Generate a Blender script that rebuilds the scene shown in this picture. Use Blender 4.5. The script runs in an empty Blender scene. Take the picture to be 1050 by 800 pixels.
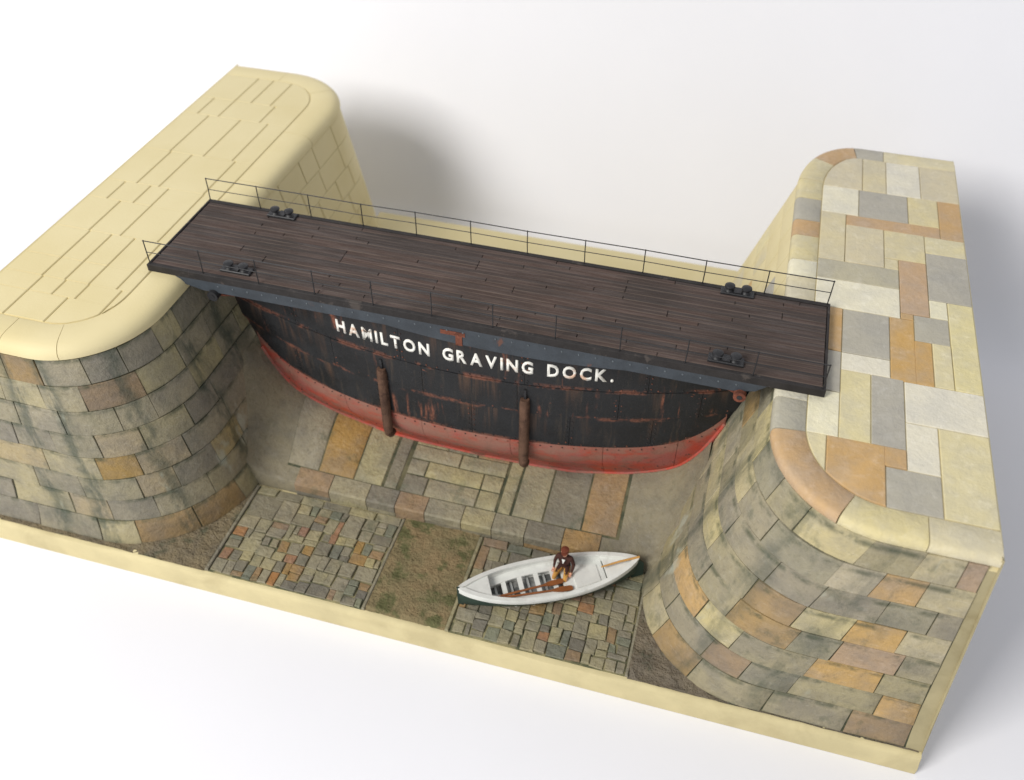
import bpy, bmesh, math, random
from mathutils import Vector, Matrix
random.seed(11)
# ---------------------------------------------------------------- scale: model measured in cm, scene in dm
SC = 0.1
def W(x, y, z): return ((x + 25) * SC, (y - 16) * SC, z * SC)
scene = bpy.context.scene
col = scene.collection
scene.unit_settings.system = 'METRIC'; scene.unit_settings.scale_length = 0.1
scene.render.engine = 'CYCLES'
scene.render.resolution_x = 1024; scene.render.resolution_y = 780
# ---------------------------------------------------------------- camera
cd = bpy.data.cameras.new('camera'); cam = bpy.data.objects.new('camera', cd); col.objects.link(cam)
CP = (-13.0018, -26.3771, 46.4219); YAW, PIT, ROL, FPX = -0.2662, 0.7596, 0.0108, 951.926
fw = Vector((math.cos(PIT) * math.sin(YAW), math.cos(PIT) * math.cos(YAW), -math.sin(PIT)))
rt = Vector((math.cos(YAW), -math.sin(YAW), 0)); up = rt.cross(fw)
r2 = math.cos(ROL) * rt + math.sin(ROL) * up; u2 = -math.sin(ROL) * rt + math.cos(ROL) * up
m = Matrix((r2, u2, -fw)).transposed().to_4x4(); m.translation = Vector(W(*CP))
cam.matrix_world = m
cd.sensor_width = 36; cd.lens = FPX / 1050 * 36; cd.clip_start = 0.02; cd.clip_end = 500
cd.dof.use_dof = True; cd.dof.focus_distance = 4.6; cd.dof.aperture_fstop = 0.9
scene.camera = cam
# ---------------------------------------------------------------- light
wd = bpy.data.worlds.new('World'); scene.world = wd; wd.use_nodes = True
bg = wd.node_tree.nodes['Background']; bg.inputs[0].default_value = (0.90, 0.93, 1.0, 1); bg.inputs[1].default_value = 0.53
def area(name, loc, target, size, power, color):
    l = bpy.data.lights.new(name, 'AREA'); l.shape = 'RECTANGLE'; l.size = size[0]; l.size_y = size[1]; l.energy = power; l.color = color
    o = bpy.data.objects.new(name, l); col.objects.link(o); o.location = loc
    o.rotation_euler = (Vector(target) - Vector(loc)).to_track_quat('-Z', 'Y').to_euler(); return o
area('window_light', (-7.2, -11.0, 10.8), (-0.2, 0.6, 0.6), (6.0, 6.0), 2600, (1.0, 0.972, 0.925))
scene.view_settings.view_transform = 'Standard'; scene.view_settings.look = 'None'
scene.view_settings.exposure = 0.0; scene.view_settings.gamma = 1; scene.view_settings.use_curve_mapping = False
# ---------------------------------------------------------------- materials
def srgb(r, g, b):
    f = lambda c: (c / 255 / 12.92) if c / 255 <= 0.04045 else ((c / 255 + 0.055) / 1.055) ** 2.4
    return (f(r), f(g), f(b), 1)
class NT:
    def __init__(s, name):
        s.m = bpy.data.materials.new(name); s.m.use_nodes = True; s.t = s.m.node_tree
        s.b = s.t.nodes['Principled BSDF']; s.tc = s.n('ShaderNodeTexCoord')
    def n(s, typ, **k):
        x = s.t.nodes.new(typ)
        for a, v in k.items(): setattr(x, a, v)
        return x
    def l(s, a, b): s.t.links.new(a, b)
    def put(s, sock, v):
        if hasattr(v, 'is_linked'): s.l(v, sock)
        else: sock.default_value = v
    def mapv(s, scale=(1, 1, 1), src='Object', loc=(0, 0, 0)):
        mp = s.n('ShaderNodeMapping'); s.l(s.tc.outputs[src], mp.inputs[0]); mp.inputs['Scale'].default_value = scale; mp.inputs['Location'].default_value = loc
        return mp.outputs[0]
    def noise(s, scale, detail=4, rough=.55, vec=None, dist=0.0):
        x = s.n('ShaderNodeTexNoise'); x.inputs['Scale'].default_value = scale; x.inputs['Detail'].default_value = detail
        x.inputs['Roughness'].default_value = rough; x.inputs['Distortion'].default_value = dist
        s.l(vec if vec is not None else s.tc.outputs['Object'], x.inputs['Vector']); return x.outputs['Fac']
    def ramp(s, fac, lo, hi, a=0.0, b=1.0):
        x = s.n('ShaderNodeMapRange'); x.interpolation_type = 'SMOOTHSTEP'; s.l(fac, x.inputs[0])
        for i, v in zip((1, 2, 3, 4), (lo, hi, a, b)): x.inputs[i].default_value = v
        return x.outputs[0]
    def math(s, op, a, b=0.0):
        x = s.n('ShaderNodeMath', operation=op); s.put(x.inputs[0], a); s.put(x.inputs[1], b); return x.outputs[0]
    def mix(s, fac, a, b, mode='MIX'):
        x = s.n('ShaderNodeMix', data_type='RGBA', blend_type=mode); s.put(x.inputs[0], fac); s.put(x.inputs[6], a); s.put(x.inputs[7], b); return x.outputs[2]
    def hsv(s, c, h=.5, sat=1.0, v=1.0):
        x = s.n('ShaderNodeHueSaturation'); s.put(x.inputs['Hue'], h); s.put(x.inputs['Saturation'], sat); s.put(x.inputs['Value'], v); s.put(x.inputs['Color'], c); return x.outputs[0]
    def rnd(s):
        if not hasattr(s, 'oi'): s.oi = s.n('ShaderNodeObjectInfo')
        return s.oi.outputs['Random']
    def bump(s, h, strength=.3, dist=.01):
        x = s.n('ShaderNodeBump'); x.inputs['Strength'].default_value = strength; x.inputs['Distance'].default_value = dist; s.l(h, x.inputs['Height']); s.l(x.outputs[0], s.b.inputs['Normal'])
    def done(s, c, rough=.7, spec=.3, metal=0.0):
        s.put(s.b.inputs['Base Color'], c); s.put(s.b.inputs['Roughness'], rough); s.b.inputs['Specular IOR Level'].default_value = spec; s.b.inputs['Metallic'].default_value = metal
        return s.m
def stone_mat(name, c, var=.25, dirt=.5, streak=0.0, ramp_pts=None, bump=.25, algae=0.0, dark=.74):
    t = NT(name)
    base = t.hsv(srgb(*c), t.math('ADD', t.math('MULTIPLY', t.rnd(), .010), .498), t.math('ADD', t.math('MULTIPLY', t.rnd(), .3), .72), t.math('ADD', t.math('MULTIPLY', t.rnd(), var), 1 - var / 2))
    big = t.noise(5.5, 5, .6); fine = t.noise(38, 6, .65); mid = t.noise(14, 4, .6, dist=.6)
    c1 = t.mix(t.ramp(big, .35, .7), base, t.hsv(base, .5, .8, dark))
    c1 = t.mix(t.math('MULTIPLY', t.ramp(mid, .5, .75), .3), c1, t.hsv(base, .5, .7, 1.2))
    c1 = t.mix(t.math('MULTIPLY', t.ramp(fine, .5, .75), dirt * .5), c1, srgb(72, 66, 48))
    brush = t.noise(1.0, 5, .7, t.mapv((16, 16, 55), loc=(1, 5, 2)))
    c1 = t.mix(t.math('MULTIPLY', t.ramp(brush, .55, .72), .3), c1, t.hsv(base, .5, .6, 1.35))
    if algae: c1 = t.mix(t.math('MULTIPLY', t.ramp(t.noise(7, 6, .7, t.mapv((1, 1, .8), loc=(3, 1, 7))), .54, .68), algae), c1, srgb(62, 74, 56))
    if streak:
        # water stains running down the wall: u follows the wall, v its height
        v = t.mapv((26, 1.1, 1), 'UV'); st = t.ramp(t.noise(1.0, 5, .65, v, .35), .53, .66)
        br = t.ramp(t.noise(1.0, 4, .6, t.mapv((3, 5, 1), 'UV', (2, 4, 0))), .42, .6)
        c1 = t.mix(t.math('MULTIPLY', t.math('MULTIPLY', st, br), streak), c1, srgb(66, 76, 62))
        sv_ = t.n('ShaderNodeSeparateXYZ'); t.l(t.tc.outputs['UV'], sv_.inputs[0])
        jn = t.ramp(t.math('ABSOLUTE', t.math('SUBTRACT', t.math('FRACT', t.math('MULTIPLY', sv_.outputs[1], 8.0)), .5)), .33, .5)
        c1 = t.mix(t.math('MULTIPLY', t.math('MULTIPLY', jn, t.ramp(t.noise(9, 5, .65, t.mapv(loc=(2, 8, 1))), .42, .62)), .7), c1, srgb(62, 70, 50))
        if ramp_pts:
            sep = t.n('ShaderNodeSeparateXYZ'); wob = t.noise(1.0, 3, .6, t.mapv((30, 9, 1), 'UV'))
            t.l(t.tc.outputs['UV'], sep.inputs[0])
            u = t.math('ADD', sep.outputs[0], t.math('MULTIPLY', t.math('SUBTRACT', wob, .5), .016))
            cr = t.n('ShaderNodeValToRGB'); t.l(u, cr.inputs[0]); e = cr.color_ramp.elements
            e[0].position = 0; e[0].color = (0, 0, 0, 1); e[1].position = 1; e[1].color = (0, 0, 0, 1)
            for pos, wdt, k in ramp_pts:
                for q, kk in ((pos - wdt, 0), (pos, k), (pos + wdt, 0)):
                    z = e.new(q); z.color = (kk, kk, kk, 1)
            pat = t.ramp(t.noise(1.0, 5, .65, t.mapv((110, 3.5, 1), 'UV', (7, 1, 0))), .38, .56)
            c1 = t.mix(t.math('MULTIPLY', cr.outputs[0], pat), c1, srgb(54, 66, 56))
            wst = t.ramp(t.noise(1.0, 4, .6, t.mapv((38, 2.2, 1), 'UV', (1, 9, 0))), .62, .7)
            c1 = t.mix(t.math('MULTIPLY', wst, .6), c1, srgb(172, 176, 160))
    t.bump(t.math('ADD', t.math('MULTIPLY', fine, .8), t.math('ADD', t.math('MULTIPLY', mid, 1.4), t.math('MULTIPLY', t.noise(90, 3, .6), .35))), bump * 1.3, .02)
    return t.done(c1, t.ramp(fine, .3, .7, .55, .85), .35)
def plain(name, c, rough=.6, var=.2, sc=12, bump=.1, spec=.35, other=None, amt=.5, thr=(.5, .65)):
    t = NT(name); n = t.noise(sc, 5, .6); f = t.noise(sc * 5, 4, .6)
    b = t.mix(t.ramp(n, .3, .7), t.hsv(srgb(*c), .5, 1, 1 - var), t.hsv(srgb(*c), .5, 1, 1 + var * .4))
    if other: b = t.mix(t.math('MULTIPLY', t.ramp(t.noise(sc * .7, 6, .65, dist=.4), *thr), amt), b, srgb(*other))
    t.bump(f, bump, .008); return t.done(b, rough, spec)
M = {}
CREAM = (229, 212, 158)
def cream_mat():
    t = NT('cream_plaster'); n = t.noise(2.2, 4, .5); f = t.noise(70, 4, .6); sp = t.noise(9, 6, .7)
    b = t.mix(t.ramp(n, .3, .7), srgb(205, 191, 145), srgb(210, 197, 154))
    b = t.mix(t.math('MULTIPLY', t.ramp(sp, .66, .75), .35), b, srgb(176, 152, 96))
    t.bump(f, .12, .006); return t.done(b, .62, .3)
M['cream'] = cream_mat()
M['edge_dirty_shaded'] = plain('grimy_shaded_plaster_edge', (168, 157, 122), .75, .15, 4, .25, .2, (132, 120, 86), .7, (.45, .65))  # grime plus shade: darker tone of the turned-away side put into the colour
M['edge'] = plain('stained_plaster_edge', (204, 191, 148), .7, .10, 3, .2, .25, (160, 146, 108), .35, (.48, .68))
LR = [(.045, .008, .8), (.072, .007, .9), (.112, .007, .8), (.158, .008, .9), (.190, .007, .95), (.222, .008, .9), (.25, .007, .8)]
for k, c in dict(greige=(157, 145, 110), grey=(139, 130, 106), ochre=(146, 116, 66), tan=(163, 143, 96)).items():
    M['L' + k] = stone_mat('wall_stone_' + k, c, .22, .5, .45, LR, .3, .15)
RR = [(.06, .008, .4), (.10, .010, .5), (.150, .010, .6), (.205, .012, .55), (.26, .012, .6)]
for k, c in dict(greige=(154, 142, 109), grey=(142, 134, 111), ochre=(178, 142, 92), tan=(178, 163, 122), brown=(152, 124, 84)).items():
    M['R' + k] = stone_mat('quay_stone_' + k, c, .2, .45, .6, RR, .3, .38)
for k, c in dict(O=(190, 148, 88), G=(174, 167, 148), T=(206, 190, 142), W=(222, 213, 182), C=(212, 197, 144), B=(182, 172, 136)).items():
    M['top' + k] = stone_mat('coping_paint_' + k.lower(), c, .08, .15, 0, None, .2, 0, .88)
for k, c in dict(a=(148, 138, 106), b=(127, 119, 98), c=(154, 142, 106), d=(152, 118, 68), e=(154, 106, 64), f=(126, 126, 102)).items():
    M['cob' + k] = stone_mat('paving_' + k, c, .24, .7, 0, None, .4, .42)
M['mortar'] = plain('painted_joint', (104, 100, 76), .85, .25, 9, .3, .2, (48, 58, 46), .75, (.42, .6))
M['pale_joint'] = plain('pale_joint', (150, 142, 106), .8, .25, 9, .2, .25, (64, 72, 54), .85, (.42, .6))
M['mud'] = stone_mat('weathered_mud', (128, 112, 82), .1, .9, 0, None, .9, .6)
def moss_mat():
    t = NT('mossy_ground'); n = t.noise(4.5, 6, .6); f = t.noise(30, 6, .7); g = t.noise(8, 5, .6, t.mapv(loc=(4, 2, 0)))
    b = t.mix(t.ramp(n, .35, .65), srgb(142, 124, 92), srgb(126, 116, 86))
    b = t.mix(t.ramp(g, .52, .64), b, srgb(98, 98, 66)); b = t.mix(t.math('MULTIPLY', t.ramp(f, .55, .7), .55), b, srgb(60, 54, 36))
    b = t.mix(t.math('MULTIPLY', t.ramp(t.noise(6, 6, .75, t.mapv(loc=(9, 5, 0))), .63, .7), .8), b, srgb(168, 158, 104))
    t.bump(t.math('ADD', f, t.noise(70, 4, .6)), .55, .03); return t.done(b, .9, .15)
M['moss'] = moss_mat()
M['concrete'] = stone_mat('smoothed_concrete', (132, 122, 98), .05, .5, 0, None, .3, .12)
# caisson
def hull_mat(name, base, rust_amt, red=False):
    t = NT(name)
    f = t.noise(45, 5, .65); n = t.noise(6, 5, .6)
    b = t.mix(t.ramp(n, .35, .7), srgb(*base), t.hsv(srgb(*base), .5, .8, 1.5 if not red else .78))
    strk = t.ramp(t.noise(1.0, 5, .65, t.mapv((17, 4, 1.7))), .56, .67); patch = t.ramp(t.noise(1.0, 4, .6, t.mapv((3.2, 2, 3.4), loc=(5, 3, 1))), .5, .62)
    rr = t.mix(t.ramp(f, .4, .6), srgb(104, 62, 46), srgb(140, 88, 68))
    if red:
        b = t.mix(t.math('MULTIPLY', t.ramp(t.noise(7, 6, .7, t.mapv((1, 1, 1.6), loc=(2, 2, 2))), .46, .6), .75), b, srgb(128, 92, 78))
        b = t.mix(t.math('MULTIPLY', t.ramp(f, .56, .7), .6), b, srgb(58, 34, 26))
        sr = t.n('ShaderNodeSeparateXYZ'); t.l(t.tc.outputs['UV'], sr.inputs[0])
        b = t.mix(t.math('MULTIPLY', t.ramp(sr.outputs[1], .5, .85), t.ramp(t.noise(1.0, 5, .7, t.mapv((5, 4, 10), loc=(4, 4, 1))), .3, .6)), b, srgb(146, 104, 90))
    dust = t.ramp(t.noise(1.0, 5, .7, t.mapv((26, 5, 2.4), loc=(1, 1, 4))), .55, .75)
    b = t.mix(t.math('MULTIPLY', dust, .3), b, srgb(96, 82, 66))
    b = t.mix(t.math('MULTIPLY', t.math('MULTIPLY', strk, patch), rust_amt), b, rr)
    pit = t.ramp(t.noise(11, 7, .75, t.mapv((.6, 1, 1.3), loc=(6, 6, 6))), .66, .70)
    b = t.mix(t.math('MULTIPLY', pit, rust_amt * .9), b, rr)
    if not red:
        sp = t.n('ShaderNodeSeparateXYZ'); t.l(t.tc.outputs['UV'], sp.inputs[0]); v = sp.outputs[1]
        where = t.ramp(t.noise(1.0, 3, .5, t.mapv((6.5, 1, 1.2), loc=(3, 0, 9))), .5, .6)
        run = t.ramp(t.noise(1.0, 5, .65, t.mapv((24, 3, 1.2), loc=(0, 2, 2))), .42, .62)
        b = t.mix(t.math('MULTIPLY', t.math('MULTIPLY', where, run), t.math('MULTIPLY', t.ramp(v, .05, .95), .55)), b, srgb(92, 68, 52))
        seam = t.math('MULTIPLY', t.ramp(t.math('ABSOLUTE', t.math('SUBTRACT', v, .5)), .40, .49), t.ramp(t.noise(1.0, 5, .65, t.mapv((5, 3, 8), loc=(8, 2, 2))), .5, .58))
        b = t.mix(t.math('MULTIPLY', seam, .6), b, rr)
    t.bump(f, .25, .01); return t.done(b, t.ramp(n, .3, .7, .45, .75), .4)
M['hull'] = hull_mat('black_hull_paint', (27, 28, 30), .85)
M['red'] = hull_mat('red_hull_paint', (172, 62, 42), .1, True)
M['rust'] = plain('rust', (120, 72, 56), .85, .3, 25, .5, .2, (66, 40, 32), .7)
M['steel'] = plain('blue_grey_steel', (55, 61, 67), .55, .25, 10, .25, .4, (104, 66, 48), .7, (.66, .72))
M['black'] = plain('black_iron', (34, 34, 36), .5, .2, 20, .2, .45)
M['rivet'] = plain('rivet_paint', (44, 42, 42), .55, .3, 8, .1, .4, (124, 74, 54), .8, (.48, .6))
M['rivet_grey'] = plain('rivet_grey', (84, 90, 94), .5, .2, 8, .1, .4)
M['fender'] = plain('brown_fender', (96, 72, 58), .8, .3, 16, .5, .2, (58, 42, 36), .7)
def plank_mat():
    t = NT('deck_plank'); g = t.noise(1.0, 5, .6, t.mapv((3.5, 60, 20))); f = t.noise(90, 4, .6); n = t.noise(2.5, 4, .5)
    base = t.hsv(srgb(70, 58, 53), .5, t.math('ADD', t.math('MULTIPLY', t.rnd(), .5), .7), t.math('ADD', t.math('MULTIPLY', t.rnd(), .4), .85))
    b = t.mix(t.ramp(g, .4, .7), base, t.hsv(base, .5, .8, 1.5)); b = t.mix(t.math('MULTIPLY', t.ramp(n, .4, .7), .6), b, srgb(54, 48, 44))
    sep = t.n('ShaderNodeSeparateXYZ'); t.l(t.tc.outputs['UV'], sep.inputs[0])
    ed = t.ramp(t.math('ABSOLUTE', t.math('SUBTRACT', sep.outputs[1], .5)), .34, .44); wear = t.ramp(t.noise(1.0, 5, .65, t.mapv((1.6, 30, 20), loc=(3, 3, 3))), .40, .6)
    b = t.mix(t.math('MULTIPLY', t.math('MULTIPLY', ed, wear), .55), b, srgb(114, 101, 92))
    t.bump(t.math('ADD', g, f), .3, .006); return t.done(b, .75, .2)
M['plank'] = plank_mat()
M['deck_dark'] = plain('dark_deck_edge', (46, 43, 42), .7, .25, 14, .3, .25, (88, 80, 74), .5, (.58, .66))
def letter_mat():
    t = NT('white_letter_paint'); b = t.mix(t.math('MULTIPLY', t.ramp(t.noise(1.0, 5, .6, t.mapv((5, 3, 9), loc=(1.2, 0, 0))), .58, .68), .7), srgb(236, 234, 226), srgb(196, 140, 98))
    return t.done(b, .55, .3)
M['letter'] = letter_mat()
# boat, person
M['white'] = plain('white_boat_paint', (222, 223, 217), .45, .08, 14, .1, .4, (170, 168, 158), .35, (.55, .7))
M['green'] = plain('dark_green_paint', (44, 62, 54), .45, .15, 14, .1, .4)
M['grimy'] = plain('grimy_boards', (150, 150, 146), .6, .3, 20, .2, .3, (70, 72, 72), .8, (.45, .6))
M['oar'] = plain('brown_varnish', (138, 84, 46), .5, .2, 16, .1, .35)
M['ochre_wood'] = plain('ochre_varnish', (204, 154, 86), .5, .15, 16, .1, .35)
M['jacket'] = plain('dark_brown_jacket', (70, 46, 40), .8, .25, 30, .3, .15)
M['trousers'] = plain('tan_trousers', (188, 140, 72), .8, .2, 30, .3, .15)
M['skin'] = plain('skin', (214, 160, 132), .6, .05, 20, .05, .3)
M['cap'] = plain('red_brown_cap', (112, 60, 44), .8, .2, 30, .3, .15)
M['hair'] = plain('dark_hair', (50, 34, 26), .8, .2, 30, .3, .15)
M['boot'] = plain('dark_boots', (36, 30, 26), .5, .2, 30, .1, .3)
M['paper'] = plain('white_paper', (233, 233, 237), .8, .01, 1, .02, .15)
# ---------------------------------------------------------------- helpers
def mk(name, vs, fs, mat, parent=None, smooth=35, uvs=None, raw=False, mats=None, midx=None):
    me = bpy.data.meshes.new(name); me.from_pydata([v if raw else W(*v) for v in vs], [], fs)
    if mats: 
        for x in mats: me.materials.append(x)
    else: me.materials.append(mat)
    if midx: me.polygons.foreach_set('material_index', midx)
    if uvs:
        ul = me.uv_layers.new(name='UVMap').data
        for lp in me.loops: ul[lp.index].uv = uvs[lp.vertex_index]
    if smooth:
        me.polygons.foreach_set('use_smooth', [True] * len(me.polygons)); me.set_sharp_from_angle(angle=math.radians(smooth))
    me.update()
    o = bpy.data.objects.new(name, me); col.objects.link(o)
    if parent: par(o, parent)
    return o
def par(o, p):
    o.parent = p; o.matrix_parent_inverse = p_world(p).inverted()
def p_world(p):
    mm = Matrix.Identity(4) if p.parent is None else p_world(p.parent) @ p.matrix_parent_inverse
    return mm @ p.matrix_basis
def empty(name, loc, label, cat, group=None):
    o = bpy.data.objects.new(name, None); col.objects.link(o); o.location = loc; o.empty_display_size = .1
    o['label'] = label; o['category'] = cat
    if group: o['group'] = group
    return o
class MB:
    def __init__(s): s.v = []; s.f = []
    def box(s, x0, y0, z0, x1, y1, z1):
        b = len(s.v); s.v += [(x0, y0, z0), (x1, y0, z0), (x1, y1, z0), (x0, y1, z0), (x0, y0, z1), (x1, y0, z1), (x1, y1, z1), (x0, y1, z1)]
        s.f += [tuple(b + i for i in q) for q in ((3, 2, 1, 0), (4, 5, 6, 7), (0, 1, 5, 4), (1, 2, 6, 5), (2, 3, 7, 6), (3, 0, 4, 7))]; return s
    def bbox(s, x0, y0, z0, x1, y1, z1, e):           # box with a chamfered top
        b = len(s.v)
        s.v += [(x0, y0, z0), (x1, y0, z0), (x1, y1, z0), (x0, y1, z0), (x0, y0, z1 - e), (x1, y0, z1 - e), (x1, y1, z1 - e), (x0, y1, z1 - e),
                (x0 + e, y0 + e, z1), (x1 - e, y0 + e, z1), (x1 - e, y1 - e, z1), (x0 + e, y1 - e, z1)]
        for a in (0, 4):
            for i in range(4): j = (i + 1) % 4; s.f.append((b + a + i, b + a + j, b + a + 4 + j, b + a + 4 + i))
        s.f.append((b + 8, b + 9, b + 10, b + 11)); s.f.append((b + 3, b + 2, b + 1, b)); return s
    def tube(s, pts, rad, n=8, cap=True):
        pts = [Vector(p) for p in pts]; rads = rad if isinstance(rad, (list, tuple)) else [rad] * len(pts); b = len(s.v)
        for i, p in enumerate(pts):
            d = (pts[min(i + 1, len(pts) - 1)] - pts[max(i - 1, 0)]).normalized()
            a = d.orthogonal().normalized() if abs(d.z) > .99 else Vector((0, 0, 1)).cross(d).normalized(); c = d.cross(a)
            if i and (a.dot(la) < 0): a = -a; c = d.cross(a)
            la = a
            for k in range(n):
                q = 2 * math.pi * k / n; s.v.append(tuple(p + (a * math.cos(q) + c * math.sin(q)) * rads[i]))
        for i in range(len(pts) - 1):
            for k in range(n):
                k2 = (k + 1) % n; s.f.append((b + i * n + k, b + i * n + k2, b + (i + 1) * n + k2, b + (i + 1) * n + k))
        if cap:
            s.f.append(tuple(b + k for k in reversed(range(n)))); e = b + (len(pts) - 1) * n; s.f.append(tuple(e + k for k in range(n)))
        return s
    def lathe(s, c, prof, n=12):
        b = len(s.v); c = Vector(c)
        for r, z in prof:
            for k in range(n): q = 2 * math.pi * k / n; s.v.append((c.x + r * math.cos(q), c.y + r * math.sin(q), c.z + z))
        for i in range(len(prof) - 1):
            for k in range(n): k2 = (k + 1) % n; s.f.append((b + i * n + k, b + i * n + k2, b + (i + 1) * n + k2, b + (i + 1) * n + k))
        s.f.append(tuple(b + (len(prof) - 1) * n + k for k in range(n))); return s
    def dome(s, c, nrm, r):                            # little rivet head
        c = Vector(c); nrm = Vector(nrm).normalized(); a = nrm.orthogonal().normalized(); d = nrm.cross(a); b = len(s.v)
        for rr, h in ((r, 0), (r * .75, r * .5)):
            for k in range(6): q = math.pi * k / 3; s.v.append(tuple(c + (a * math.cos(q) + d * math.sin(q)) * rr + nrm * h))
        s.v.append(tuple(c + nrm * r * .75))
        for k in range(6):
            k2 = (k + 1) % 6; s.f.append((b + k, b + k2, b + 6 + k2, b + 6 + k)); s.f.append((b + 6 + k, b + 6 + k2, b + 12))
        return s
    def mk(s, name, mat, parent=None, smooth=35, raw=False): return mk(name, s.v, s.f, mat, parent, smooth, raw=raw)
def patch(name, F, u0, u1, v0, v1, d, e, mat, parent, nu=4, nv=1, uv=None, deep=.12, jit=0.0):
    """a block with real edges standing proud of a surface F(u, v, depth): chamfer e, height d"""
    us = [u0 + (u1 - u0) * i / nu for i in range(nu + 1)]; vs_ = [v0 + (v1 - v0) * j / nv for j in range(nv + 1)]
    j4 = [random.uniform(-jit, jit) for _ in range(8)]
    def jj(a, b): # bilinear corner jitter
        return ((1 - a) * (1 - b) * j4[0] + a * (1 - b) * j4[1] + a * b * j4[2] + (1 - a) * b * j4[3], (1 - a) * (1 - b) * j4[4] + a * (1 - b) * j4[5] + a * b * j4[6] + (1 - a) * b * j4[7])
    V = []; U = []
    def add(u, v, dd):
        a = (u - u0) / (u1 - u0); b = (v - v0) / (v1 - v0); p, q = jj(a, b); V.append(F(u + p, v + q, dd)); U.append(uv(u, v) if uv else (a, b)); return len(V) - 1
    def cl(x, a, b): return min(max(x, min(a, b)), max(a, b))
    su = 1 if u1 > u0 else -1; sv = 1 if v1 > v0 else -1
    top = [[add(cl(u, u0 + su * e, u1 - su * e), cl(v, v0 + sv * e, v1 - sv * e), d) for u in us] for v in vs_]
    fs = []
    for j in range(nv):
        for i in range(nu): fs.append((top[j][i], top[j][i + 1], top[j + 1][i + 1], top[j + 1][i]))
    ring = [(i, 0) for i in range(nu + 1)] + [(nu, j) for j in range(1, nv + 1)] + [(i, nv) for i in range(nu - 1, -1, -1)] + [(0, j) for j in range(nv - 1, 0, -1)]
    r0 = [top[j][i] for i, j in ring]; r1 = [add(us[i], vs_[j], d - e) for i, j in ring]; r2_ = [add(us[i], vs_[j], -deep) for i, j in ring]
    n = len(ring)
    for k in range(n):
        k2 = (k + 1) % n; fs.append((r0[k2], r0[k], r1[k], r1[k2])); fs.append((r1[k2], r1[k], r2_[k], r2_[k2]))
    o = mk(name, V, fs, mat, None, 40, U); bmf(o); 
    if parent: par(o, parent)
    return o
def bmf(o):
    b = bmesh.new(); b.from_mesh(o.data); bmesh.ops.recalc_face_normals(b, faces=b.faces); b.to_mesh(o.data); b.free()
def lerp(a, b, t): return a + (b - a) * t
def sst(x): x = min(max(x, 0), 1); return x * x * (3 - 2 * x)
# ---------------------------------------------------------------- setting
prf = [(-300, 0), (33.4, 0)] + [(33.4 + 5 * math.sin(a), 5 - 5 * math.cos(a)) for a in [math.radians(5 * k) for k in range(1, 15)]] + [(44, 20), (58, 60), (94, 160)]
pv = [(x, y, z) for y, z in prf for x in (-400, 400)]
pap = mk('paper_backdrop', pv, [(2 * i, 2 * i + 1, 2 * i + 3, 2 * i + 2) for i in range(len(prf) - 1)], M['paper'], smooth=60); pap['kind'] = 'structure'
pap['label'] = 'white paper surface under and behind the model'
dock = empty('dock_model', W(-25, 16, 0), 'cream plaster model of a stone dock entrance with two piers, paving and sill', 'diorama')
# plinth (the casting's foot)
H0, ZT, ZC = 1.6, 16.63, 15.75
def prism(name, prof_bottom, prof_top, mat, parent):
    n = len(prof_bottom); vs = list(prof_bottom) + list(prof_top)
    fs = [tuple(reversed(range(n))), tuple(range(n, 2 * n))] + [(i, (i + 1) % n, n + (i + 1) % n, n + i) for i in range(n)]
    return mk(name, vs, fs, mat, parent, 30)
n_ = 40
fr = [(lerp(-54.2, 1.3, i / n_)) for i in range(n_ + 1)]
def plinth():
    rng = random.Random(4); vs = []; fs = []
    rows = [(-.80, .012), (-.80, .5), (-.77, 1.25), (-.68, 1.5), (-.5, 1.585), (0.6, 1.585), (33.0, 1.585), (33.0, .012)]
    for k, (y, z) in enumerate(rows):
        for i, x in enumerate(fr):
            w = .05 if k in (2, 3, 4) else .0
            xx = x
            if k in (0, 1, 7): xx = -54.2 + (x + 54.2) * (55.6 / 55.5)
            vs.append((xx, y + rng.uniform(-w, w), z + rng.uniform(-w, w) * .7))
    m_ = n_ + 1
    for k in range(len(rows) - 1):
        for i in range(n_): fs.append((k * m_ + i, k * m_ + i + 1, (k + 1) * m_ + i + 1, (k + 1) * m_ + i))
    fs.append(tuple(k * m_ for k in reversed(range(len(rows))))); fs.append(tuple(k * m_ + n_ for k in range(len(rows))))
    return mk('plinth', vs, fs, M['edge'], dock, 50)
plinth()
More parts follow.
